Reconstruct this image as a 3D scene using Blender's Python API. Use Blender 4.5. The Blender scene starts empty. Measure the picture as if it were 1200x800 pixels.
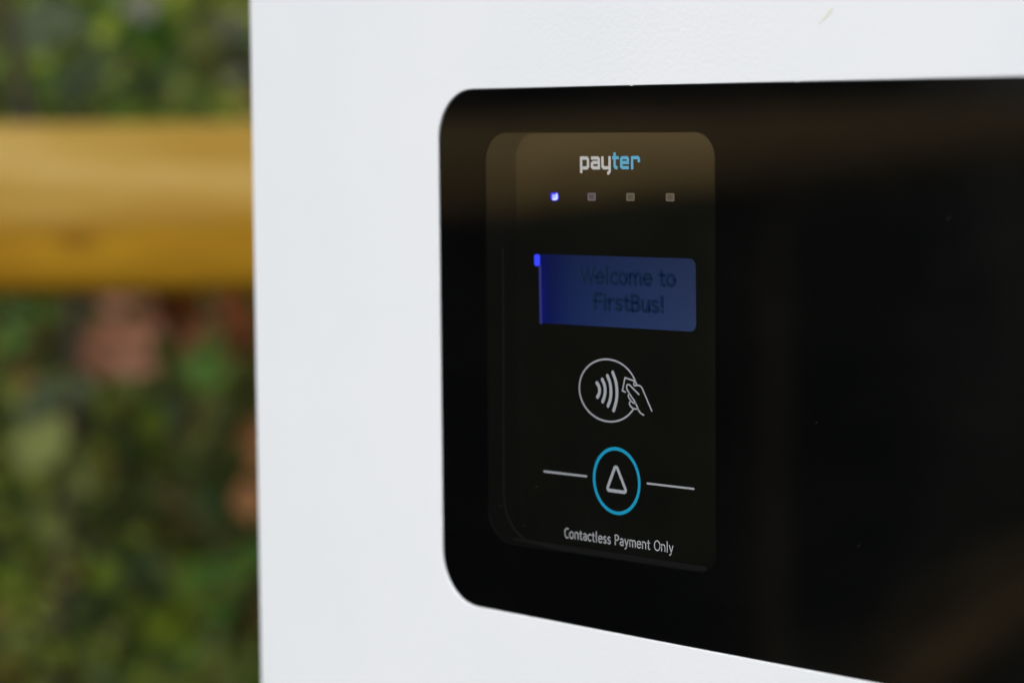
import bpy, bmesh, math, random
import numpy as np
from mathutils import Vector, Matrix, Quaternion
random.seed(7); rng = np.random.default_rng(11)
S = bpy.context.scene; COL = S.collection
R = math.radians

# ------------------------------------------------------------------ camera
cam_d = bpy.data.cameras.new('camera'); cam = bpy.data.objects.new('camera', cam_d); COL.objects.link(cam)
rx = Vector((0.6801102, 0.7330590, -0.0086362)); up = Vector((-0.0547107, 0.0624993, 0.9965443)); fw = Vector((-0.7310656, 0.6772875, -0.0826126))
CAM = Vector((0.4594991, -0.4543112, 0.0537193 + 1.096))
m = Matrix((rx, up, -fw)).transposed().to_4x4(); m.translation = CAM
cam.matrix_world = m
cam_d.sensor_width = 36; cam_d.lens = 3087.357 / 1200 * 36
cam_d.clip_start = 0.01; cam_d.clip_end = 500
cam_d.dof.use_dof = True; cam_d.dof.focus_distance = 0.632
cam_d.dof.aperture_fstop = cam_d.lens / 12.0
S.camera = cam

# ------------------------------------------------------------------ world, sun, exposure
SUN_EL, SUN_AZ = R(52), R(150)            # azimuth clockwise from +Y
w = bpy.data.worlds.new('World'); S.world = w; w.use_nodes = True
nt = w.node_tree; nt.nodes.clear()
out = nt.nodes.new('ShaderNodeOutputWorld'); bg = nt.nodes.new('ShaderNodeBackground'); sky = nt.nodes.new('ShaderNodeTexSky')
hs = nt.nodes.new('ShaderNodeHueSaturation'); hs.inputs['Saturation'].default_value = 0.28
sky.sky_type = 'NISHITA'; sky.sun_disc = False; sky.sun_elevation = SUN_EL; sky.sun_rotation = SUN_AZ
sky.air_density = 1.0; sky.dust_density = 3.0; sky.ozone_density = 1.0
bg.inputs['Strength'].default_value = 0.12
nt.links.new(sky.outputs[0], hs.inputs['Color']); nt.links.new(hs.outputs[0], bg.inputs['Color']); nt.links.new(bg.outputs[0], out.inputs[0])
sun_d = bpy.data.lights.new('sun', 'SUN'); sun_d.energy = 0.6; sun_d.angle = R(30); sun_d.color = (1, .97, .93)
sun = bpy.data.objects.new('sun', sun_d); COL.objects.link(sun)
sd = Vector((math.sin(SUN_AZ) * math.cos(SUN_EL), math.cos(SUN_AZ) * math.cos(SUN_EL), math.sin(SUN_EL)))
sun.rotation_euler = sd.to_track_quat('Z', 'Y').to_euler()
S.view_settings.view_transform = 'Standard'; S.view_settings.look = 'None'
S.view_settings.exposure = 0.88; S.view_settings.gamma = 1.0; S.view_settings.use_curve_mapping = False

# ------------------------------------------------------------------ materials
def mat(name, base, rough=.5, ior=1.5, emit=None, estr=1.0, spec=.5):
    M = bpy.data.materials.new(name); M.use_nodes = True
    b = M.node_tree.nodes['Principled BSDF']
    b.inputs['Base Color'].default_value = (*base, 1); b.inputs['Roughness'].default_value = rough
    b.inputs['IOR'].default_value = ior; b.inputs['Specular IOR Level'].default_value = spec
    if emit: b.inputs['Emission Color'].default_value = (*emit, 1); b.inputs['Emission Strength'].default_value = estr * .574
    return M
def N(M, t, **k):
    n = M.node_tree.nodes.new(t)
    for a, v in k.items(): setattr(n, a, v)
    return n
def L(M, a, b): M.node_tree.links.new(a, b)
def BS(M): return M.node_tree.nodes['Principled BSDF']
def coords(M, scale=(1, 1, 1)):
    tc = N(M, 'ShaderNodeTexCoord'); mp = N(M, 'ShaderNodeMapping'); mp.inputs['Scale'].default_value = scale
    L(M, tc.outputs['Object'], mp.inputs['Vector']); return mp.outputs[0]
def noise(M, vec, scale, detail=4, rough=.55):
    n = N(M, 'ShaderNodeTexNoise'); n.inputs['Scale'].default_value = scale; n.inputs['Detail'].default_value = detail
    n.inputs['Roughness'].default_value = rough; L(M, vec, n.inputs['Vector']); return n.outputs['Fac']
def ramp(M, fac, stops):
    r = N(M, 'ShaderNodeValToRGB'); e = r.color_ramp.elements
    while len(e) < len(stops): e.new(.5)
    for i, (p, c) in enumerate(stops): e[i].position = p; e[i].color = (*c, 1)
    L(M, fac, r.inputs[0]); return r.outputs[0]
def bump(M, h, strength, dist):
    b = N(M, 'ShaderNodeBump'); b.inputs['Strength'].default_value = strength; b.inputs['Distance'].default_value = dist
    L(M, h, b.inputs['Height']); L(M, b.outputs[0], BS(M).inputs['Normal'])

M_white = mat('white_powder_coat', (.80, .815, .84), .42)
v = coords(M_white)
L(M_white, ramp(M_white, noise(M_white, v, 9, 5), [(.3, (.752, .785, .812)), (.7, (.80, .815, .84))]), BS(M_white).inputs['Base Color'])
bump(M_white, noise(M_white, v, 800, 2), .17, .0003)
M_black = mat('black_gloss_panel', (.0022, .0023, .0030), .035, 1.42)
v = coords(M_black)
L(M_black, ramp(M_black, noise(M_black, v, 30, 6), [(.35, (.03,) * 3), (.75, (.07,) * 3)]), BS(M_black).inputs['Roughness'])
f_ = noise(M_black, coords(M_black, (1, 1, 2.5)), 14, 7, .65); L(M_black, ramp(M_black, f_, [(.45, (.0012, .0013, .0018)), (.8, (.0028, .0028, .0030))]), BS(M_black).inputs['Base Color'])
M_added_gap_plate = mat('added_gap_plate_gloss', (.0030, .0031, .0032), .04, 1.85)
M_face = mat('reader_cover_glass', (.0026, .0028, .0026), .025, 2.2)
M_rim = mat('reader_rim', (.010, .010, .010), .6, 1.3)
M_ledge = mat('reader_ledge', (.0032, .0038, .0034), .7, 1.2)
M_print = mat('pale_grey_print', (.29, .305, .335), .5)
M_caption = mat('caption_print', (.40, .415, .44), .5)
M_blue = mat('blue_print', (.004, .25, .42), .35)
M_logo_w = mat('logo_white_print', (.46, .45, .43), .4)
M_logo_b = mat('logo_blue_print', (.10, .34, .50), .4)
M_led = mat('led_rim', (.115, .095, .065), .35)
M_led_in = mat('led_centre', (.075, .058, .040), .35)
M_led_dim = mat('led_rim_tinted', (.115, .090, .090), .35, emit=(.10, .07, .25), estr=.12)
M_led_on = mat('led_lit', (.01, .01, .2), .3, emit=(.020, .012, .85), estr=1.0)
M_led_core = mat('led_lit_core', (.01, .01, .3), .3, emit=(.30, .36, 1.0), estr=1.3)
M_led_hot = mat('led_lit_hot', (.1, .1, .4), .3, emit=(.62, .70, 1.0), estr=1.05)
M_lcd = mat('display_backlit', (.004, .006, .012), .06, 1.6)
v = coords(M_lcd); sp = N(M_lcd, 'ShaderNodeSeparateXYZ'); L(M_lcd, v, sp.inputs[0])
mr = N(M_lcd, 'ShaderNodeMapRange'); mr.inputs['From Min'].default_value = -.0203; mr.inputs['From Max'].default_value = .0328; L(M_lcd, sp.outputs[0], mr.inputs[0])
mz = N(M_lcd, 'ShaderNodeMapRange'); mz.inputs['From Min'].default_value = .0037; mz.inputs['From Max'].default_value = .0211
mz.inputs['To Min'].default_value = .50; mz.inputs['To Max'].default_value = .34; L(M_lcd, sp.outputs[2], mz.inputs[0])
L(M_lcd, ramp(M_lcd, mr.outputs[0], [(0, (.0000, .0010, .12)), (.05, (.0000, .002, .065)), (.2, (.0045, .013, .072)), (.55, (.012, .024, .086)), (1, (.019, .032, .088))]), BS(M_lcd).inputs['Emission Color'])
L(M_lcd, mz.outputs[0], BS(M_lcd).inputs['Emission Strength'])
M_lcd_txt = mat('display_segments', (.003, .006, .012), .06, 1.6, emit=(.003, .008, .028), estr=1)
M_lcd_gh = mat('display_segment_shadow', (.003, .006, .012), .06, 1.6, emit=(.006, .015, .048), estr=1)
M_strip = mat('display_light_strip', (.01, .01, .06), .5, emit=(.004, .006, .09), estr=1)
M_lamp = mat('display_corner_lamp', (.01, .01, .2), .3, emit=(.030, .055, .95), estr=.9)
M_dust = mat('dust', (.07, .07, .07), 1.0, spec=.1)
M_dirt = mat('pale_dirt', (.60, .60, .57), .9)
M_smear = mat('dried_smear', (.72, .73, .64), .8)
M_plinth = mat('grey_plinth', (.09, .09, .09), .7)

def wood(name, stops, spec, low_shade=None):
    M = mat(name, (.3, .2, .05), .75, spec=spec)
    v = coords(M, (1.0, 9, 9))            # rails lie along their own X
    f = noise(M, v, 5, 6, .6); c1 = ramp(M, f, stops)
    v2 = coords(M, (3.2, 3.2, 3.2)); vo = N(M, 'ShaderNodeTexVoronoi'); vo.inputs['Scale'].default_value = 2.2; L(M, v2, vo.inputs['Vector'])
    kn = ramp(M, vo.outputs['Distance'], [(.03, (.35, .22, .12)), (.12, (1, 1, 1))])
    if low_shade:                              # shade of the lower half put into the colour: darker orange, with a wandering boundary
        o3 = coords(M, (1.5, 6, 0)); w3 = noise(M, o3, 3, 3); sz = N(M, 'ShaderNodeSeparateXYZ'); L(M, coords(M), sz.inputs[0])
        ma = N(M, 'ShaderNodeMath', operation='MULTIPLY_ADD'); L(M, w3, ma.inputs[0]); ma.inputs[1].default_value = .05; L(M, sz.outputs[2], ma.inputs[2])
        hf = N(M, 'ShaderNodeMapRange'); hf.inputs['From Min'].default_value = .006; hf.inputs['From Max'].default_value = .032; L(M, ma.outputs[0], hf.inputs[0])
        c2 = ramp(M, noise(M, v, 4, 6, .65), low_shade); mh = N(M, 'ShaderNodeMix', data_type='RGBA'); L(M, hf.outputs[0], mh.inputs[0]); L(M, c2, mh.inputs[6]); L(M, c1, mh.inputs[7]); c1 = mh.outputs[2]
        kv = N(M, 'ShaderNodeVectorMath', operation='SUBTRACT'); L(M, coords(M), kv.inputs[0]); kv.inputs[1].default_value = (.993, .044, -.022)
        ks = N(M, 'ShaderNodeVectorMath', operation='MULTIPLY'); L(M, kv.outputs[0], ks.inputs[0]); ks.inputs[1].default_value = (55, 0, 110)
        kl = N(M, 'ShaderNodeVectorMath', operation='LENGTH'); L(M, ks.outputs[0], kl.inputs[0])
        kc = ramp(M, kl.outputs['Value'], [(.2, (.62, .55, .50)), (1.0, (1, 1, 1))]); mk = N(M, 'ShaderNodeMix', data_type='RGBA', blend_type='MULTIPLY'); mk.inputs[0].default_value = 1
        L(M, c1, mk.inputs[6]); L(M, kc, mk.inputs[7]); c1 = mk.outputs[2]
    mx = N(M, 'ShaderNodeMix', data_type='RGBA', blend_type='MULTIPLY'); mx.inputs[0].default_value = .8
    L(M, c1, mx.inputs[6]); L(M, kn, mx.inputs[7]); L(M, mx.outputs[2], BS(M).inputs['Base Color'])
    bump(M, f, .5, .002); return M
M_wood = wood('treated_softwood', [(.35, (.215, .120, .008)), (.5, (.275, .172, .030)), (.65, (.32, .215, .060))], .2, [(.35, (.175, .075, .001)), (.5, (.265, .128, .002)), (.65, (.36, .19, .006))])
M_wood2 = wood('weathered_softwood', [(.25, (.20, .115, .028)), (.5, (.295, .195, .058)), (.75, (.35, .25, .09))], .25)
M_post = wood('dark_weathered_post', [(.25, (.13, .11, .055)), (.5, (.18, .155, .08)), (.75, (.23, .20, .11))], .2)
M_bark = mat('brown_bark', (.16, .10, .045), .8); v = coords(M_bark)
L(M_bark, ramp(M_bark, noise(M_bark, v, 14, 5), [(.3, (.22, .15, .05)), (.7, (.55, .40, .17))]), BS(M_bark).inputs['Base Color'])
M_stem = mat('dark_stem', (.045, .032, .02), .85)
M_ground = mat('ground', (.04, .04, .03), .95); v = coords(M_ground)
L(M_ground, ramp(M_ground, noise(M_ground, v, 3, 8, .7), [(.3, (.035, .030, .018)), (.55, (.05, .055, .02)), (.75, (.07, .055, .03))]), BS(M_ground).inputs['Base Color'])
M_pave = mat('dark_asphalt', (.045, .045, .047), .9); v = coords(M_pave)
L(M_pave, ramp(M_pave, noise(M_pave, v, 120, 5, .7), [(.3, (.03, .03, .032)), (.7, (.065, .065, .067))]), BS(M_pave).inputs['Base Color'])
bump(M_pave, noise(M_pave, v, 160, 3), .6, .004)
def leafmat(name, base=None, trans=.25):
    M = bpy.data.materials.new(name); M.use_nodes = True; b = BS(M); b.inputs['Roughness'].default_value = .6; b.inputs['Specular IOR Level'].default_value = .18
    tr = N(M, 'ShaderNodeBsdfTranslucent'); mxs = N(M, 'ShaderNodeMixShader'); mxs.inputs[0].default_value = trans
    if base is None:
        at = N(M, 'ShaderNodeVertexColor'); at.layer_name = 'leaf_colour'; src = at.outputs['Color']
    else:
        v = coords(M); r0 = tuple(x * .7 for x in base); r1 = tuple(min(1, x * 1.25) for x in base)
        src = ramp(M, noise(M, v, 60, 4), [(.3, r0), (.7, r1)])
    L(M, src, b.inputs['Base Color']); L(M, src, tr.inputs['Color'])
    o = M.node_tree.nodes['Material Output']; L(M, b.outputs[0], mxs.inputs[1]); L(M, tr.outputs[0], mxs.inputs[2]); L(M, mxs.outputs[0], o.inputs[0])
    return M
M_leaf = leafmat('hedge_leaves')

# ------------------------------------------------------------------ helpers
def tag(o, label=None, cat=None, group=None, kind=None):
    if label: o['label'] = label
    if cat: o['category'] = cat
    if group: o['group'] = group
    if kind: o['kind'] = kind
    return o
ROOT = {}
def thing(name, loc, label, cat, group=None):
    o = bpy.data.objects.new(name, None); o.empty_display_size = .05; COL.objects.link(o); o.location = loc
    ROOT[o] = Vector(loc); return tag(o, label, cat, group)
def link(name, me, material, parent=None, label=None):
    """meshes arrive in world metres; they are stored relative to their thing's base"""
    o = bpy.data.objects.new(name, me); COL.objects.link(o)
    if parent:
        org = ROOT[parent]; me.transform(Matrix.Translation(-org)); o.parent = parent; ROOT[o] = org
    if material: me.materials.append(material)
    if label: o['label'] = label
    return o
def part(name, bm, material, parent=None, label=None, smooth=False):
    bmesh.ops.recalc_face_normals(bm, faces=bm.faces)
    if smooth:
        for f_ in bm.faces: f_.smooth = True
    me = bpy.data.meshes.new(name); bm.to_mesh(me); bm.free()
    return link(name, me, material, parent, label)
ZP = 1.096                                     # height of the panel's own origin above the ground
def rrect(x0, x1, z0, z1, r, n=8):
    r = r if isinstance(r, (tuple, list)) else (r,) * 4      # corners: bottom-left, bottom-right, top-right, top-left
    P = []
    for (cx, cz, a0, rr) in ((x0 + r[0], z0 + r[0], 180, r[0]), (x1 - r[1], z0 + r[1], 270, r[1]), (x1 - r[2], z1 - r[2], 0, r[2]), (x0 + r[3], z1 - r[3], 90, r[3])):
        for i in range(n + 1):
            a = R(a0 + 90 * i / n); P.append((cx + rr * math.cos(a), cz + rr * math.sin(a)))
            if rr == 0: break
    return P
def plate(loops, y0, y1, bev=0.0, bm=None, hbev=None):
    """loops in mm in the plane of the panel: first the outline, then holes; y0 front, y1 back in mm"""
    bm = bm or bmesh.new(); ed = []; ring = []
    for lp in loops:
        vs = [bm.verts.new((x / 1000, y0 / 1000, z / 1000 + ZP)) for x, z in lp]
        e = [bm.edges.new((vs[i], vs[(i + 1) % len(vs)])) for i in range(len(vs))]
        ed += e; ring.append(vs)
    res = bmesh.ops.triangle_fill(bm, edges=ed, use_beauty=True)
    faces = [g for g in res['geom'] if isinstance(g, bmesh.types.BMFace)]
    back = {}
    for vs in ring:
        for v_ in vs: back[v_] = bm.verts.new((v_.co.x, y1 / 1000, v_.co.z))
    for vs in ring:
        for i in range(len(vs)):
            a, b = vs[i], vs[(i + 1) % len(vs)]; bm.faces.new((a, b, back[b], back[a]))
    for f_ in faces: bm.faces.new([back[v_] for v_ in reversed(f_.verts)])
    bmesh.ops.recalc_face_normals(bm, faces=bm.faces)
    n0 = len(loops[0])
    if bev: bmesh.ops.bevel(bm, geom=ed[:n0], offset=bev / 1000, segments=3, affect='EDGES', profile=.5)
    hb = bev if hbev is None else hbev
    if hb and len(loops) > 1: bmesh.ops.bevel(bm, geom=[e for e in ed[n0:] if e.is_valid], offset=hb / 1000, segments=2, affect='EDGES', profile=.5)
    return bm
TILT = .0105
def tilt(p): return (p[0] - TILT * (p[1] - 8), p[1] + TILT * (p[0] - 5))
def stroke(paths, wd, y0, y1, closed=False, rnd=True, bm=None, tl=True):
    """raised line work: each path (mm) becomes one ribbon body of width wd with mitred joins and round ends"""
    bm = bm or bmesh.new()
    for P in paths:
        P = [Vector(p) for p in P]; n = len(P); h = wd / 2; Lf, Rt = [], []
        for i in range(n):
            a = P[(i - 1) % n] if (closed or i) else None; b = P[(i + 1) % n] if (closed or i < n - 1) else None
            d1 = (P[i] - a).normalized() if a is not None else None; d2 = (b - P[i]).normalized() if b is not None else None
            d1 = d1 or d2; d2 = d2 or d1
            n1 = Vector((-d1.y, d1.x)); n2 = Vector((-d2.y, d2.x)); mm_ = (n1 + n2).normalized(); k = h / max(.45, mm_.dot(n1))
            Lf.append(P[i] + mm_ * k); Rt.append(P[i] - mm_ * k)
        def V(p, y):
            q = tilt(p) if tl else p
            return bm.verts.new((q[0] / 1000, y / 1000, q[1] / 1000 + ZP))
        A = [[V(p, y) for p in side] for side in (Lf, Rt) for y in (y0, y1)]   # L front, L back, R front, R back
        m_ = n if closed else n - 1
        for i in range(m_):
            j = (i + 1) % n
            for u_, w_ in ((0, 2), (2, 3), (3, 1), (1, 0)): bm.faces.new((A[u_][i], A[u_][j], A[w_][j], A[w_][i]))
        if not closed:
            for i, s_ in ((0, 1), (n - 1, -1)):
                if rnd:
                    d = (P[1] - P[0]).normalized() if i == 0 else (P[-1] - P[-2]).normalized()
                    c = P[i]; st = (Lf[i] - c)
                    arc = []
                    for k in range(1, 6):
                        a = math.pi * k / 6 * (1 if i == 0 else -1)
                        arc.append(c + Vector((st.x * math.cos(a) - st.y * math.sin(a), st.x * math.sin(a) + st.y * math.cos(a))))
                    fr = [V(p, y0) for p in arc]; bk = [V(p, y1) for p in arc]
                    F_ = [A[0][i]] + fr + [A[2][i]]; B_ = [A[1][i]] + bk + [A[3][i]]
                    bm.faces.new(F_); bm.faces.new(B_[::-1])
                    for k in range(len(F_) - 1): bm.faces.new((F_[k], F_[k + 1], B_[k + 1], B_[k]))
                else: bm.faces.new((A[0][i], A[2][i], A[3][i], A[1][i]))
    return bm
def smooth_path(P, k=5):
    o = []
    for i in range(len(P) - 1):
        p0 = P[max(i - 1, 0)]; p1 = P[i]; p2 = P[i + 1]; p3 = P[min(i + 2, len(P) - 1)]
        for j in range(k):
            t = j / k
            o.append(tuple(.5 * (2 * p1[c] + (p2[c] - p0[c]) * t + (2 * p0[c] - 5 * p1[c] + 4 * p2[c] - p3[c]) * t * t + (3 * p1[c] - p0[c] - 3 * p2[c] + p3[c]) * t ** 3) for c in range(len(p1))))
    return o + [tuple(P[-1])]
def arc(cx, cy, rx_, ry_, a0_, a1_, n=10):
    return [(cx + rx_ * math.cos(R(a0_ + (a1_ - a0_) * k / n)), cy + ry_ * math.sin(R(a0_ + (a1_ - a0_) * k / n))) for k in range(n + 1)]
# strokes on a grid where the capital height is 1 and the x-height .70: width, strokes
GL = {
 'C': (.60, [arc(.40, .5, .34, .5, 62, 298, 14)]), 'O': (.80, [arc(.40, .5, .37, .5, 0, 360, 20)]),
 'P': (.58, [[(.06, 0), (.06, 1), (.28, 1)] + arc(.28, .74, .24, .26, 90, -90, 8) + [(.06, .48)]]),
 'W': (.98, [[(0, 1), (.24, 0), (.48, .92), (.72, 0), (.96, 1)]]), 'F': (.52, [[(.5, 1), (.06, 1), (.06, 0)], [(.06, .52), (.44, .52)]]),
 'B': (.60, [[(.06, 0), (.06, 1), (.28, 1)] + arc(.28, .77, .21, .23, 90, -90, 8) + [(.06, .54)], [(.28, .54)] + arc(.29, .27, .25, .27, 90, -90, 8) + [(.06, 0)]]),
 'o': (.60, [arc(.29, .35, .26, .35, 0, 360, 16)]), 'c': (.48, [arc(.29, .35, .26, .35, 50, 310, 12)]),
 'e': (.57, [[(.03, .38), (.53, .38)] + arc(.29, .35, .255, .35, 5, 318, 14)]),
 'n': (.58, [[(.06, .70), (.06, 0)], [(.06, .48)] + arc(.28, .46, .22, .24, 160, 0, 8) + [(.50, 0)]]),
 'm': (.88, [[(.06, .70), (.06, 0)], [(.06, .48)] + arc(.25, .48, .18, .22, 160, 0, 8) + [(.43, 0)], [(.43, .48)] + arc(.62, .48, .18, .22, 160, 0, 8) + [(.80, 0)]]),
 'r': (.40, [[(.06, .70), (.06, 0)], [(.06, .46)] + arc(.27, .46, .20, .23, 165, 65, 6)]),
 'u': (.58, [[(.06, .70), (.06, .24)] + arc(.27, .24, .21, .24, 180, 340, 8) + [(.50, .30)], [(.50, .70), (.50, 0)]]),
 't': (.38, [[(.16, .90), (.16, .18)] + arc(.30, .18, .14, .18, 180, 290, 6), [(.0, .66), (.34, .66)]]),
 'a': (.52, [arc(.24, .46, .20, .24, 145, 0, 8) + [(.44, 0)], [(.44, .40), (.22, .38)] + arc(.22, .20, .18, .19, 95, 290, 8) + [(.44, .14)]]),
 's': (.46, [arc(.22, .53, .165, .165, 35, 250, 8) + arc(.21, .175, .185, .175, 75, -150, 9)]),
 'l': (.24, [[(.10, 1.06), (.10, 0)]]), 'i': (.24, [[(.10, .70), (.10, 0)], [(.10, .92), (.10, .96)]]), '!': (.26, [[(.12, 1), (.12, .30)], [(.12, .02), (.12, .06)]]),
 'y': (.52, [[(.02, .70), (.26, .02)], [(.48, .70), (.22, -.14), (.14, -.26), (.02, -.28)]]), ' ': (.30, [])}
def lettering(name, s, x0, x1, zb, cap, wd, y0, y1, material, parent, dx=0, dz=0, flat=False, spacing=.11):
    gap = spacing; tot = sum(GL[c][0] + gap for c in s) - gap - .04; k = (x1 - x0) / tot; cur = x0 + dx; paths = []
    for c in s:
        for p in GL[c][1]:
            q = [p[0]]
            for a_ in p[1:]:
                if math.hypot(a_[0] - q[-1][0], a_[1] - q[-1][1]) > .012: q.append(a_)
            paths.append([(cur + a_[0] * k, zb + dz + a_[1] * cap) for a_ in q])
        cur += (GL[c][0] + gap) * k
    bm = stroke(paths, wd, y0, y1)
    if flat:
        for v_ in bm.verts: v_.co.y = y0 / 1000
        bmesh.ops.dissolve_degenerate(bm, dist=1e-8, edges=bm.edges)
        bmesh.ops.delete(bm, geom=[f_ for f_ in bm.faces if f_.calc_area() < 1e-12], context='FACES')
    return part(name, bm, material, parent)
def box(bm, x0, x1, y0, y1, z0, z1, bev=0, seg=3):
    vs = [bm.verts.new(p) for p in ((x0, y0, z0), (x1, y0, z0), (x1, y1, z0), (x0, y1, z0), (x0, y0, z1), (x1, y0, z1), (x1, y1, z1), (x0, y1, z1))]
    fs = [bm.faces.new([vs[i] for i in q]) for q in ((3, 2, 1, 0), (4, 5, 6, 7), (0, 1, 5, 4), (1, 2, 6, 5), (2, 3, 7, 6), (3, 0, 4, 7))]
    if bev: bmesh.ops.bevel(bm, geom=list({e for f_ in fs for e in f_.edges}), offset=bev, segments=seg, affect='EDGES')
    return bm
def tube(bm, P, rad, seg=10):
    P = [Vector(p) for p in P]; rings = []
    for i, p in enumerate(P):
        d = (P[min(i + 1, len(P) - 1)] - P[max(i - 1, 0)]).normalized(); q = d.to_track_quat('Z', 'Y')
        rr = rad(i / (len(P) - 1)) if callable(rad) else rad
        rings.append([bm.verts.new(p + q @ Vector((rr * math.cos(2 * math.pi * k / seg), rr * math.sin(2 * math.pi * k / seg), 0))) for k in range(seg)])
    for a, b in zip(rings, rings[1:]):
        for k in range(seg): bm.faces.new((a[k], a[(k + 1) % seg], b[(k + 1) % seg], b[k]))
    bm.faces.new(rings[0][::-1]); bm.faces.new(rings[-1]); return bm

# ------------------------------------------------------------------ setting: ground
def sheet(name, pts, z, material):
    me = bpy.data.meshes.new(name); me.from_pydata([(x, y, z) for x, y in pts], [], [tuple(range(len(pts)))]); me.materials.append(material)
    o = bpy.data.objects.new(name, me); COL.objects.link(o); return tag(o, kind='structure')
sheet('ground', [(-150, -150), (150, -150), (150, 150), (-150, 150)], 0, M_ground)
sheet('pavement', [(-1.35, -6), (3.5, -6), (3.5, 1.2), (0.2, 1.2), (-1.35, -.45)], .004, M_pave)

def sky_blocker(A, B, side, H):  # unseen earth slope added behind a hedge to keep sky out of leaf gaps
    A = Vector((*A, 0)); B = Vector((*B, 0)); d_ = (B - A).normalized(); o_ = Vector((-d_.y, d_.x, 0)) * side
    bm = bmesh.new(); n_ = 30; rows_ = []
    for i in range(n_ + 1):
        p = A.lerp(B, i / n_); rows_.append([bm.verts.new(p + o_ * t + Vector((0, 0, z + .06 * math.sin(i * 1.3 + t * 5)))) for t, z in ((0, -.1), (.25, H * .75), (.7, H), (2.5, H + .2), (5, -.1))])
    for a, b in zip(rows_, rows_[1:]):
        for k in range(4): bm.faces.new((a[k], a[k + 1], b[k + 1], b[k]))
    o = part('sky_blocker', bm, M_ground, None, smooth=True); return tag(o, kind='structure')

# ------------------------------------------------------------------ the charging cabinet
CX0, CX1 = -138.8, 322.0; ZT, ZB = 420.0, -1000.0; WX0, WX1, WZ0, WZ1 = -58.85, 240.0, -71.85, 62.42
base = (CX0 + CX1) / 2000
cab = thing('charging_cabinet', (base, .14, 0), 'white powder coated charging cabinet with a black glossy window set in its front', 'charger')
hole = rrect(WX0, WX1, WZ0, WZ1, 13.5, 12)
part('front_panel', plate([rrect(CX0, CX1, ZB, ZT, 4, 5), hole], 0, 4, .9, hbev=.18), M_white, cab)
part('body', box(bmesh.new(), CX0 / 1000 + .0015, CX1 / 1000 - .0015, .0045, .28, ZP + ZB / 1000 + .002, ZP + ZT / 1000 - .0015, .0015), M_white, cab)
part('plinth', box(bmesh.new(), CX0 / 1000 + .02, CX1 / 1000 - .02, .02, .26, .004, ZP + ZB / 1000 + .0015, .003), M_plinth, cab)
OX0, OX1, OZ0, OZ1 = -41.0, 39.05, -53.6, 51.35
opening = [ (x, z) for x, z in rrect(OX0, OX1, OZ0, OZ1, (9, 5, 6.5, 7.5), 8) ]
slot = [(x, z + (.010 * x if z < 0 else 0)) for x, z in opening]
g = .12
whole = rrect(WX0 + g, WX1 - g, WZ0 + g, WZ1 - g, 13.4, 12)
bp = part('black_window', plate([whole, slot], .45, 3.9, .1, hbev=.03), M_black, cab)
# dust on the window, a dried smear and chipped nibs of paint on the white edge
def specks(pts, y, name, material, parent):
    bm = bmesh.new()
    for x, z, r_ in pts:
        a0 = random.random() * 6; vs = [bm.verts.new((x / 1000 + r_ * random.uniform(.6, 1) * math.cos(a0 + k) / 1000, y / 1000, ZP + z / 1000 + r_ * random.uniform(.6, 1) * math.sin(a0 + k) / 1000)) for k in (0, 1.2, 2.4, 3.7, 5)]
        t_ = bm.verts.new((x / 1000, (y - r_ * .12) / 1000, ZP + z / 1000))
        for k in range(5): bm.faces.new((vs[k], vs[(k + 1) % 5], t_))
    o = part(name, bm, material, parent); o['kind'] = 'stuff'; return o
pts = [(107.25, 32.45, .22), (70.06, -14.7, .16), (82.6, -41.4, .15), (118.9, -10.2, .15)]
pts += [(random.uniform(42, 235), random.uniform(-68, 58), random.uniform(.02, .055)) for _ in range(14)]
specks(pts, .44, 'dust_speck', M_dust, bp)
for x, wd in ((12.2, 1.1), (64.9, 1.0)):
    nib = bmesh.new(); n_ = 5
    lo = [nib.verts.new(((x + wd * (k / n_ - .5)) / 1000, -.00002, ZP + (62.40 - .10 * math.sin(math.pi * k / n_) * random.uniform(.6, 1.2)) / 1000)) for k in range(n_ + 1)]
    hi = [nib.verts.new((v_.co.x, -.00004, ZP + .06252)) for v_ in lo]
    for k in range(n_): nib.faces.new((lo[k], lo[k + 1], hi[k + 1], hi[k]))
    part('paint_nib', nib, M_white, cab)
dirt = [(random.uniform(-135, 130), random.uniform(-100, 95), random.uniform(.05, .14)) for _ in range(60)]
specks([p for p in dirt if not (p[0] > WX0 - 1 and WZ0 - 1 < p[1] < WZ1 + 1)], -.02, 'dirt_speck', M_dirt, cab)
sm = bmesh.new(); P = [(71.0, 75.2), (72.6, 76.3), (74.1, 77.7), (75.3, 78.6)]
rows = []
for (x, z), h in zip(P, (.1, .30, .55, .28)):
    rows.append([sm.verts.new(((x - h * .5) / 1000, -.00003, ZP + (z + h) / 1000)), sm.verts.new((x / 1000, -.00010, ZP + z / 1000)), sm.verts.new(((x + h * .5) / 1000, -.00003, ZP + (z - h) / 1000))])
for a, b in zip(rows, rows[1:]):
    for k in range(2): sm.faces.new((a[k], a[k + 1], b[k + 1], b[k]))
part('dried_smear', sm, M_smear, cab, 'small pale green dried smear on the white front')

# ------------------------------------------------------------------ the payment reader
rd = thing('payment_reader', (0, .012, ZP - .0536), 'black contactless payment reader with a lit blue screen, set into the black window', 'card reader')
inset = [(x * .9985 , z * .9985) for x, z in slot]
part('added_gap_plate', plate([inset], .58, 9), M_added_gap_plate, rd)  # added front-facing plate where a deeper clear-cover gap belongs, placed to carry reflections
fx0 = -29.4
part('face_glass', plate([rrect(fx0, OX1 - .3, -51.3, OZ1 - .35, (6, 4.5, 6.2, 6.5), 8)], .54, 2), M_face, rd)
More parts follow.
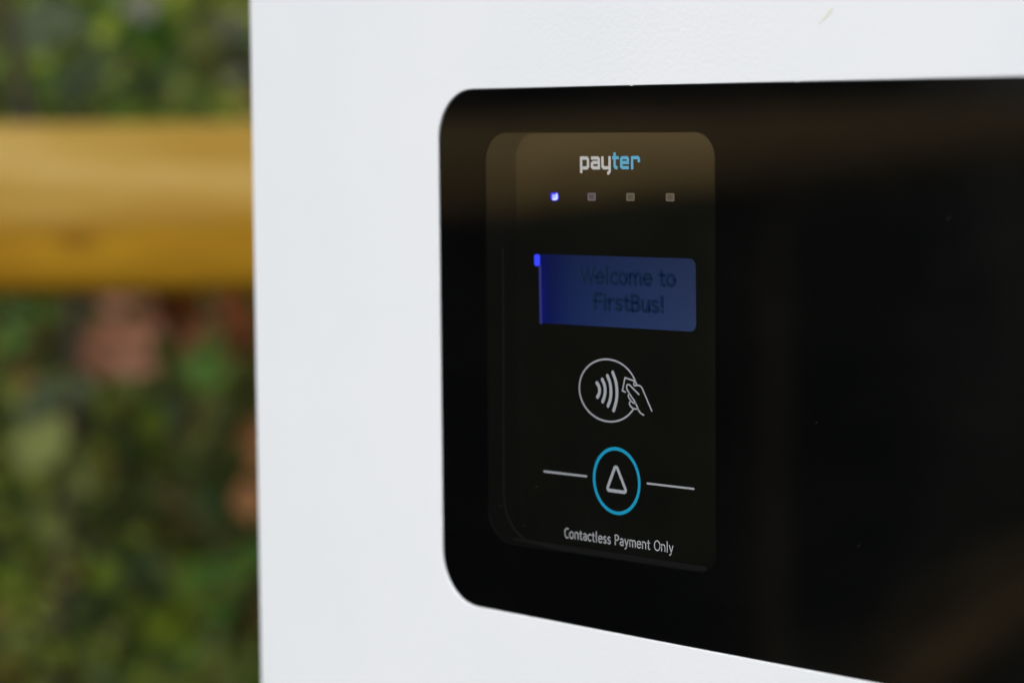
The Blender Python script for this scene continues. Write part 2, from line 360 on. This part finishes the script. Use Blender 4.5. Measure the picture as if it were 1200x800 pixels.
# sill at the foot of the recess, sloping up to catch the sky, and the thin moulded rim on the left
lb = bmesh.new(); n_ = 24; prof = ((.54, 0.0), (.50, .62), (.50, 1.0))
def sill(t):
    x = -31.5 + (36.0 + 31.5) * t; z1 = -52.05 + .008 * x; w_ = min(1, t * 3 + .25) * (1 if t < .96 else 1 - (t - .96) * 8)
    return x, z1, 1.35 * w_
ro = []
for i in range(n_ + 1):
    x, z, w_ = sill(i / n_); ro.append([lb.verts.new((x / 1000, y / 1000, ZP + (z - w_ * k) / 1000)) for y, k in ((.535, 0), (.50, .3), (.47, 1), (.6, 1.02))])
for a, b in zip(ro, ro[1:]):
    for k in range(3): lb.faces.new((a[k], a[k + 1], b[k + 1], b[k]))
part('sill', lb, M_ledge, rd)
rim = smooth_path([(-34.6, 22), (-34.8, -8), (-35.0, -20), (-35.1, -38), (-34.9, -43.5), (-33.6, -47.0), (-31.5, -49.7), (-29.2, -51.3), (-27.5, -52.1)], 5)
part('rim', stroke([rim], .18, .565, .8, tl=False), M_rim, rd)

Y0, Y1 = .52, .58
def letter(paths, col): return stroke(paths, .86, Y0, Y1, rnd=False, tl=True), col
gl = {
 'p': [[(-5.45, 41.35), (-5.45, 45.02), (-3.4, 45.02), (-3.05, 44.7), (-3.05, 42.95), (-3.4, 42.62), (-5.0, 42.62)]],
 'a': [[(-1.95, 45.02), (.4, 45.02), (.75, 44.7), (.75, 42.62), (-1.3, 42.62), (-1.65, 42.9), (-1.65, 43.65), (-1.3, 43.93), (.35, 43.93)]],
 'y': [[(2.0, 45.42), (2.0, 42.95), (2.35, 42.62), (4.05, 42.62)], [(4.45, 45.42), (4.45, 41.75), (4.1, 41.35), (3.6, 41.35)]],
 't': [[(6.2, 46.35), (6.2, 42.95), (6.5, 42.62), (7.2, 42.62)], [(5.35, 45.02), (5.76, 45.02)], [(6.64, 45.02), (7.6, 45.02)]],
 'e': [[(8.9, 43.85), (10.7, 43.85), (10.7, 44.75), (10.4, 45.02), (8.8, 45.02), (8.45, 44.7), (8.45, 42.95), (8.8, 42.62), (11.0, 42.62)]],
 'r': [[(12.15, 42.2), (12.15, 45.02), (14.1, 45.02), (14.42, 44.7), (14.42, 43.9)]]}
for ch, pth in gl.items():
    part('logo_letter', stroke(pth, .80, Y0, Y1, rnd=False), M_logo_w if ch in 'pay' else M_logo_b, rd, 'sky blue letter' if ch in 'ter' else 'white letter')
# indicator lights
def tl(lp): return [tilt(p) for p in lp]
for i, x in enumerate((-15.1, -1.93, 11.44, 24.69)):
    z = 35.53; o = part('indicator_light', plate([tl(rrect(x - 1.42, x + 1.42, z - .98, z + .98, .35 if i else .6, 4))], Y0, Y1), M_led_on if i == 0 else (M_led_dim if i == 1 else M_led), rd,
        'lit blue indicator light' if i == 0 else 'unlit indicator light')
    part('lens', plate([tl(rrect(x - .85, x + .85, z - .56, z + .56, .2, 3))], Y0 - .03, Y0 + .02), M_led_core if i == 0 else M_led_in, o)
    if i == 0:
        part('light_ring', stroke([[(x + .82, z + .62), (x + .92, z - .45), (x + .3, z - .68), (x - .5, z - .66)]], .42, Y0 - .06, Y0 + .01), M_led_hot, o)
# display
lcd_bm = plate([tl(rrect(-20.3, 32.75, 3.75, 21.08, (.3, 1.9, 1.9, .3), 6))], .52, .6)
me_l = part('display', lcd_bm, None, rd, 'blue backlit screen')
me_l.data.transform(Matrix.Translation(ROOT[rd] - Vector((0, 0, ZP)))); me_l.location = Vector((0, 0, ZP)) - ROOT[rd]; me_l.data.materials.append(M_lcd)
ROOT[me_l] = Vector((0, 0, ZP))
for s_, a, b, zb in (('Welcome to', -6.15, 26.13, 14.42), ('FirstBus!', -1.4, 22.3, 8.0)):
    lettering('screen_text_shadow', s_, a, b, zb, 3.7, .70, .512, .5185, M_lcd_gh, me_l, dx=-.75, dz=.15)
    lettering('screen_text', s_, a, b, zb, 3.7, .76, .505, .511, M_lcd_txt, me_l)
part('light_strip', stroke([[(-20.75, 18.0), (-20.75, 3.9)]], .85, .5165, .58), M_strip, me_l)
part('corner_lamp', plate([tl(rrect(-22.75, -20.75, 18.1, 21.0, .6, 4))], .48, .58), M_lamp, me_l)
# contactless mark: oval ring, waves, hand with card
a0, a1 = 15.5, 328
oval = [(2.92 + 10.12 * math.cos(R(a0 + (a1 - a0) * k / 72)), -11.9 + 7.66 * math.sin(R(a0 + (a1 - a0) * k / 72))) for k in range(73)]
sym = part('contactless_symbol', stroke([oval], .42, Y0, Y1), M_print, rd)
for wv in ([(-.95, -10.25), (-.25, -11.1), (-.05, -12.1), (-.28, -13.0), (-.82, -13.75)], [(.93, -9.3), (1.68, -10.6), (1.91, -12.1), (1.6, -13.5), (.98, -14.75)],
           [(2.75, -8.3), (3.62, -10.0), (3.91, -12.0), (3.64, -14), (2.85, -15.7)], [(4.60, -7.35), (5.65, -9.6), (5.98, -12), (5.7, -14.4), (4.75, -16.7)]):
    part('wave', stroke([smooth_path(wv, 5)], .92, Y0 - .02, Y1), M_print, sym)
hand = [[(8.9, -11.95), (7.9, -11.68), (8.8, -8.45), (12.05, -9.03), (11.75, -9.95)],
        smooth_path([(13.5, -12.25), (11.8, -11.1), (10.35, -10.15), (9.65, -10.1), (9.3, -10.75), (9.75, -11.6), (10.8, -12.8), (11.7, -13.7), (12.7, -15.0), (13.4, -16.2), (14.1, -16.8), (15.0, -17.15)], 4),
        smooth_path([(12.0, -10.25), (13.3, -10.05), (14.35, -10.4), (15.1, -11.5), (16.3, -13.5), (17.8, -16.0)], 4),
        smooth_path([(10.1, -12.2), (9.9, -12.95), (10.6, -13.8), (11.5, -14.4), (12.3, -14.5)], 4),
        smooth_path([(10.65, -14.0), (10.2, -14.7), (10.7, -15.35), (11.7, -15.85), (13.1, -15.75)], 4)]
part('hand_with_card', stroke(hand, .37, Y0 - .03, Y1), M_print, sym)
# blue ring with triangle, side lines, caption
ring = [(5.42 + 7.82 * math.cos(2 * math.pi * k / 72), -34.05 + 7.95 * math.sin(2 * math.pi * k / 72)) for k in range(72)]
rg = part('button_ring', stroke([ring], .84, Y0, Y1, closed=True), M_blue, rd, 'bright blue circle')
tri = []
for (cx, cz), ang in (((5.3, -31.15), 90), ((2.85, -36.05), 210), ((8.0, -36.1), 330)):
    for k in range(-3, 4): tri.append((cx + .55 * math.cos(R(ang + 20 * k)), cz + .50 * math.sin(R(ang + 20 * k))))
part('triangle', stroke([tri], .82, Y0, Y1, closed=True), M_print, rg)
for a, b in ((-20.4, -5.1), (16.0, 31.4)): part('line', stroke([[(a, -33.76), (b, -33.76)]], .48, Y0, Y1), M_print, rd)
lettering('caption', 'Contactless Payment Only', -13.3, 24.3, -49.85, 2.38, .235, Y0, Y1, M_caption, rd, spacing=.125)
specks([(-22.8, -38.3, .2), (-27.6, -42.2, .15), (-36.3, -44.5, .2), (-27.6, -48.6, .15), (-20, 30, .1)] + [(random.uniform(-28, 37), random.uniform(-50, 48), random.uniform(.02, .045)) for _ in range(1)], .535, 'dust_speck', M_dust, rd)

# ------------------------------------------------------------------ timber fences
def rail_profile():      # slightly sloped upper face, upright lower face, rounded arrises (y: towards the path, z: up), metres
    P = [(-.036, .050), (-.006, .050), (.006, .047), (.020, .036), (.034, .018), (.042, .006), (.0455, -.002), (.0455, -.010), (.0435, -.030), (.0425, -.044), (.036, -.053), (.028, -.054), (-.036, -.054)]
    return P
def fence(name, A, B, zc, posts, label, side, wood=None, tall=1.0, rise=0.0, postmat=None):
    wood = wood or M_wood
    A = Vector((*A, 0)); B = Vector((*B, 0)); d = (B - A).normalized(); n_ = Vector((-d.y, d.x, 0)) * side
    root = thing(name, tuple(A), label, 'fence')
    for z in (zc, .10):
        bm = bmesh.new(); Ln = (B - A).length; ns = max(8, int(Ln / .12)); rings = []
        for i in range(ns + 1):
            s_ = Ln * i / ns; wob = .0012 * math.sin(s_ * 7 + z * 9) + .0008 * math.sin(s_ * 17)
            rings.append([bm.verts.new((s_, y * side + wob, zz * tall + wob)) for y, zz in rail_profile()])
        for a, b in zip(rings, rings[1:]):
            k_ = len(a)
            for k in range(k_): bm.faces.new((a[k], a[(k + 1) % k_], b[(k + 1) % k_], b[k]))
        bm.faces.new(rings[0]); bm.faces.new(rings[-1][::-1])
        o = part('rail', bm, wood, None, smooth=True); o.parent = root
        o.rotation_euler = (0, -rise, math.atan2(d.y, d.x)); o.location = (0, 0, z)
    for s_ in posts:
        bm = bmesh.new(); box(bm, 0, zc + .10, -.040, .040, -.038, .038, .010)
        o = part('post', bm, postmat or wood, None); o.parent = root
        p = d * s_ - n_ * .085; o.matrix_local = Matrix.Translation(p) @ Matrix.Rotation(math.atan2(d.y, d.x), 4, 'Z') @ Matrix.Rotation(R(-90), 4, 'Y')
    return root
# fence beyond the cabinet: its face passes (-0.877,0.378) and (-0.773,0.477)
d = Vector((.105, .103)).normalized(); nn = Vector((d.y, -d.x))      # towards the camera
F0 = Vector((-.826, .427)) - nn * .045
A = F0 - d * 1.02; B = F0 + d * 3.0
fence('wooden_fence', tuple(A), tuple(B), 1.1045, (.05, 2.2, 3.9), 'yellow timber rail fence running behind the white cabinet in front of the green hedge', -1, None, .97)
d2 = (Vector((-2.323, -2.887)) - Vector((-1.784, -1.548))).normalized(); n2 = Vector((-d2.y, d2.x))   # towards the path (+x)
E0 = Vector((-1.784, -1.548)) - n2 * .045
fence('wooden_fence', tuple(E0 - d2 * .95), tuple(E0 + d2 * 4.2), 1.0872, (.0, 2.28, 4.3), 'weathered brown timber rail fence mirrored in the black window, behind the viewer', 1, M_wood2, 1.10, 0.0125, M_post)

# bent bare branch that lies against that fence's hedge
br = smooth_path([(-1.70, -1.90, .05), (-1.668, -2.0, .33), (-1.636, -2.066, .43), (-1.60, -2.10, .50), (-1.55, -2.15, .563), (-1.50, -2.21, .605), (-1.44, -2.29, .64), (-1.38, -2.38, .655), (-1.2, -2.6, .66)], 4)
bro = part('bent_branch', tube(bmesh.new(), br, lambda t: .030 - .012 * t, 10), M_bark, None, smooth=True)
tag(bro, 'bent brown branch mirrored faintly in the lower right of the black window', 'branch')

# ------------------------------------------------------------------ hedges
TPL = np.array([(0, 0, 0), (.30, .38, .07), (.34, .72, .05), (0, 1, -.06), (-.34, .72, .05), (-.30, .38, .07), (0, .5, -.03)], float)
FAC = [(0, 1, 6), (1, 2, 6), (2, 3, 6), (3, 4, 6), (4, 5, 6), (5, 0, 6)]
def leaves_mesh(name, pos, size, nrm, col):
    n_ = len(pos); nrm = nrm / np.linalg.norm(nrm, axis=1, keepdims=True)
    t = rng.normal(size=(n_, 3)); t[:, 2] -= .5; t -= (t * nrm).sum(1, keepdims=True) * nrm; t /= np.linalg.norm(t, axis=1, keepdims=True)
    b = np.cross(nrm, t)
    V_ = pos[:, None] + size[:, None, None] * (TPL[None, :, 0:1] * b[:, None] + (TPL[None, :, 1:2] - .5) * t[:, None] + TPL[None, :, 2:3] * nrm[:, None])
    F_ = (np.array(FAC)[None] + (np.arange(n_) * 7)[:, None, None]).reshape(-1, 3)
    me = bpy.data.meshes.new(name); me.vertices.add(n_ * 7); me.vertices.foreach_set('co', V_.reshape(-1).astype(np.float32))
    me.loops.add(len(F_) * 3); me.loops.foreach_set('vertex_index', F_.reshape(-1).astype(np.int32))
    me.polygons.add(len(F_)); me.polygons.foreach_set('loop_start', (np.arange(len(F_)) * 3).astype(np.int32)); me.polygons.foreach_set('loop_total', np.full(len(F_), 3, np.int32))
    me.update(calc_edges=True)
    if col is not None:
        ca = me.color_attributes.new('leaf_colour', 'FLOAT_COLOR', 'POINT'); c4 = np.ones((n_, 7, 4), np.float32); c4[:, :, :3] = col[:, None]
        ca.data.foreach_set('color', c4.reshape(-1))
    return me
PAL = np.array([(.034, .062, .008), (.050, .078, .009), (.088, .100, .012), (.046, .064, .026), (.080, .082, .022), (.105, .110, .016), (.088, .046, .013), (.040, .050, .007)]) * np.array([1.32, 1.48, 1.25])
def clump(p, s, seed):   # smooth pseudo-noise in 0..1
    q_ = p * s + seed
    return .5 + .25 * (np.sin(q_[:, 0] * 1.7 + 1.3 * np.sin(q_[:, 2] * 1.1)) + np.sin(q_[:, 2] * 1.9 + q_[:, 1] * 1.3 + 1.7 * np.sin(q_[:, 0] * .8)))
def hedge(name, A, B, depth, H, n_, label, shade, size=(.012, .028), front=1, keep=None):
    A = np.array([*A, 0.]); B = np.array([*B, 0.]); d = B - A; Ln = np.linalg.norm(d); d /= Ln; nr = np.array([-d[1], d[0], 0]) * front
    root = thing(name, tuple(((A + B) / 2)), label, 'hedge')
    s_ = rng.random(n_) * Ln; t_ = rng.random(n_) ** 1.3 * depth; z = rng.random(n_) ** .95 * H
    und = .07 * np.sin(s_ * 5.3 + z * 3) + .05 * np.sin(z * 9 + s_ * 11) + .02
    pos = A + d * s_[:, None] - nr * (t_ + und * (1 - t_ / depth))[:, None]; pos[:, 2] = z + .02
    top = H * (1 + .08 * np.sin(s_ * 4.1) + .05 * np.sin(s_ * 9.7)); pos[:, 2] = np.minimum(pos[:, 2], top)
    if keep is not None:
        k = keep(pos); pos = pos[k]
    nrm = nr * 1.0 + np.array([0, 0, .7]) + rng.normal(size=(len(pos), 3)) * .75
    c = clump(pos, 7, 2.0) * .65 + clump(pos, 19, 7.0) * .35
    idx = np.clip((c + rng.normal(size=len(pos)) * .16) * len(PAL), 0, len(PAL) - 1).astype(int)
    col = PAL[idx] * shade * rng.uniform(.8, 1.2, (len(pos), 1))
    col *= (.45 + 1.15 * clump(pos, 4.5, 4.0))[:, None]
    sz = rng.uniform(*size, len(pos))
    o = link('foliage', leaves_mesh('foliage', pos, sz, nrm, col), M_leaf, root); o['kind'] = 'stuff'
    for k in range(int(Ln * 5)):
        s0 = random.uniform(0, Ln); p0 = A + d * s0 - nr * depth * random.uniform(.35, .7)
        pts_ = [(p0[0], p0[1], 0)]
        for j in range(1, 6):
            q_ = pts_[-1]; pts_.append((q_[0] + random.uniform(-.07, .07), q_[1] + random.uniform(-.07, .07), H * .85 * j / 5))
        part('stem', tube(bmesh.new(), pts_, lambda t: .012 - .008 * t, 6), M_stem, root, smooth=True)
    return root
# hedge beyond the direct fence; front face 0.40 m behind the rail
h0 = F0 - nn * .37
# recess in the hedge front where the large leaves sit
sky_blocker(tuple(h0 - nn * .62 - d * 1.6), tuple(h0 - nn * .62 + d * 5), 1, 1.75)
hd = hedge('hedge', tuple(h0 - d * 1.1), tuple(h0 + d * 3.2), .60, 2.0, 110000, 'dense green hedge behind the yellow rail at the left, with a few brown leaves', 1.6, front=-1)
sky_blocker(tuple(E0 - n2 * 1.05 - d2 * .9), tuple(E0 - n2 * 1.05 + d2 * 6), -1, 1.9)
hedge('hedge', tuple(E0 - n2 * .42 - d2 * 1.35), tuple(E0 - n2 * .42 + d2 * 4.5), .60, 2.25, 90000, 'dark green hedge mirrored in the black window, behind the viewer', .25, front=1)

# individual larger leaves on the face of the hedge
LM = {'olive': leafmat('leaf_olive', (.145, .165, .040)), 'lime': leafmat('leaf_lime', (.105, .150, .006)), 'green': leafmat('leaf_green', (.050, .120, .014)),
      'grey': leafmat('leaf_grey_green', (.075, .098, .050)), 'pale': leafmat('leaf_pale', (.17, .165, .13)), 'brown': leafmat('leaf_pinkish_brown', (.25, .112, .065)), 'rust': leafmat('leaf_rust', (.13, .040, .010)),
      'orange': leafmat('leaf_orange_brown', (.25, .112, .042)), 'dark': leafmat('leaf_dark', (.014, .010, .004)), 'deep': leafmat('leaf_deep_green', (.02, .05, .010))}
BIG = [(-1.188, .615, .891, .066, 'olive', 3), (-1.131, .652, .929, .032, 'lime', 2), (-1.084, .688, .818, .045, 'green', 2), (-1.124, .67, .774, .045, 'lime', 2), (-1.163, .633, .815, .032, 'lime', 2),
       (-1.209, .582, .809, .034, 'lime', 2), (-1.221, .63, .944, .042, 'grey', 2), (-1.189, .651, 1.193, .05, 'grey', 3), (-1.158, .687, 1.219, .045, 'green', 2), (-1.156, .662, 1.239, .03, 'pale', 2),
       (-1.242, .644, 1.238, .055, 'grey', 3), (-1.151, .723, 1.202, .045, 'olive', 2), (-1.145, .746, 1.221, .04, 'pale', 1), (-1.208, .608, 1.014, .035, 'green', 2),
       (-1.118, .63, .998, .060, 'brown', 1), (-1.113, .638, 1.026, .036, 'brown', 1), (-1.109, .673, 1.024, .045, 'rust', 2), (-1.078, .703, 1.008, .05, 'rust', 1), (-1.046, .693, .905, .046, 'orange', 1),
       (-1.052, .700, .925, .030, 'rust', 1), (-1.137, .676, .944, .035, 'grey', 2), (-1.136, .71, .964, .045, 'olive', 2), (-1.128, .706, .868, .03, 'deep', 2), (-1.09, .67, .975, .035, 'green', 1)]
LBL = {'brown': 'pinkish brown dead leaf', 'rust': 'rust coloured leaf', 'orange': 'orange brown leaf', 'olive': 'large olive leaf', 'lime': 'yellow green leaf', 'pale': 'pale grey leaf', 'grey': 'grey green leaf', 'green': 'bright green leaf', 'deep': 'deep green leaf', 'dark': 'dark leaf'}
toC = np.array([.73, -.68, .25])
for x, y, z, s_, c, k in BIG:
    k = 4 if s_ > .04 else 3
    for j in range(k):
        p = np.array([x, y, z]) + rng.normal(size=3) * np.array([.25, .25, .34]) * s_ * (1 if j else .2)
        me = leaves_mesh('leaf', p[None], np.array([s_ * rng.uniform(.62, .92)]), (toC + rng.normal(size=3) * .45)[None], None)
        link('leaf', me, LM[c], hd, LBL[c])
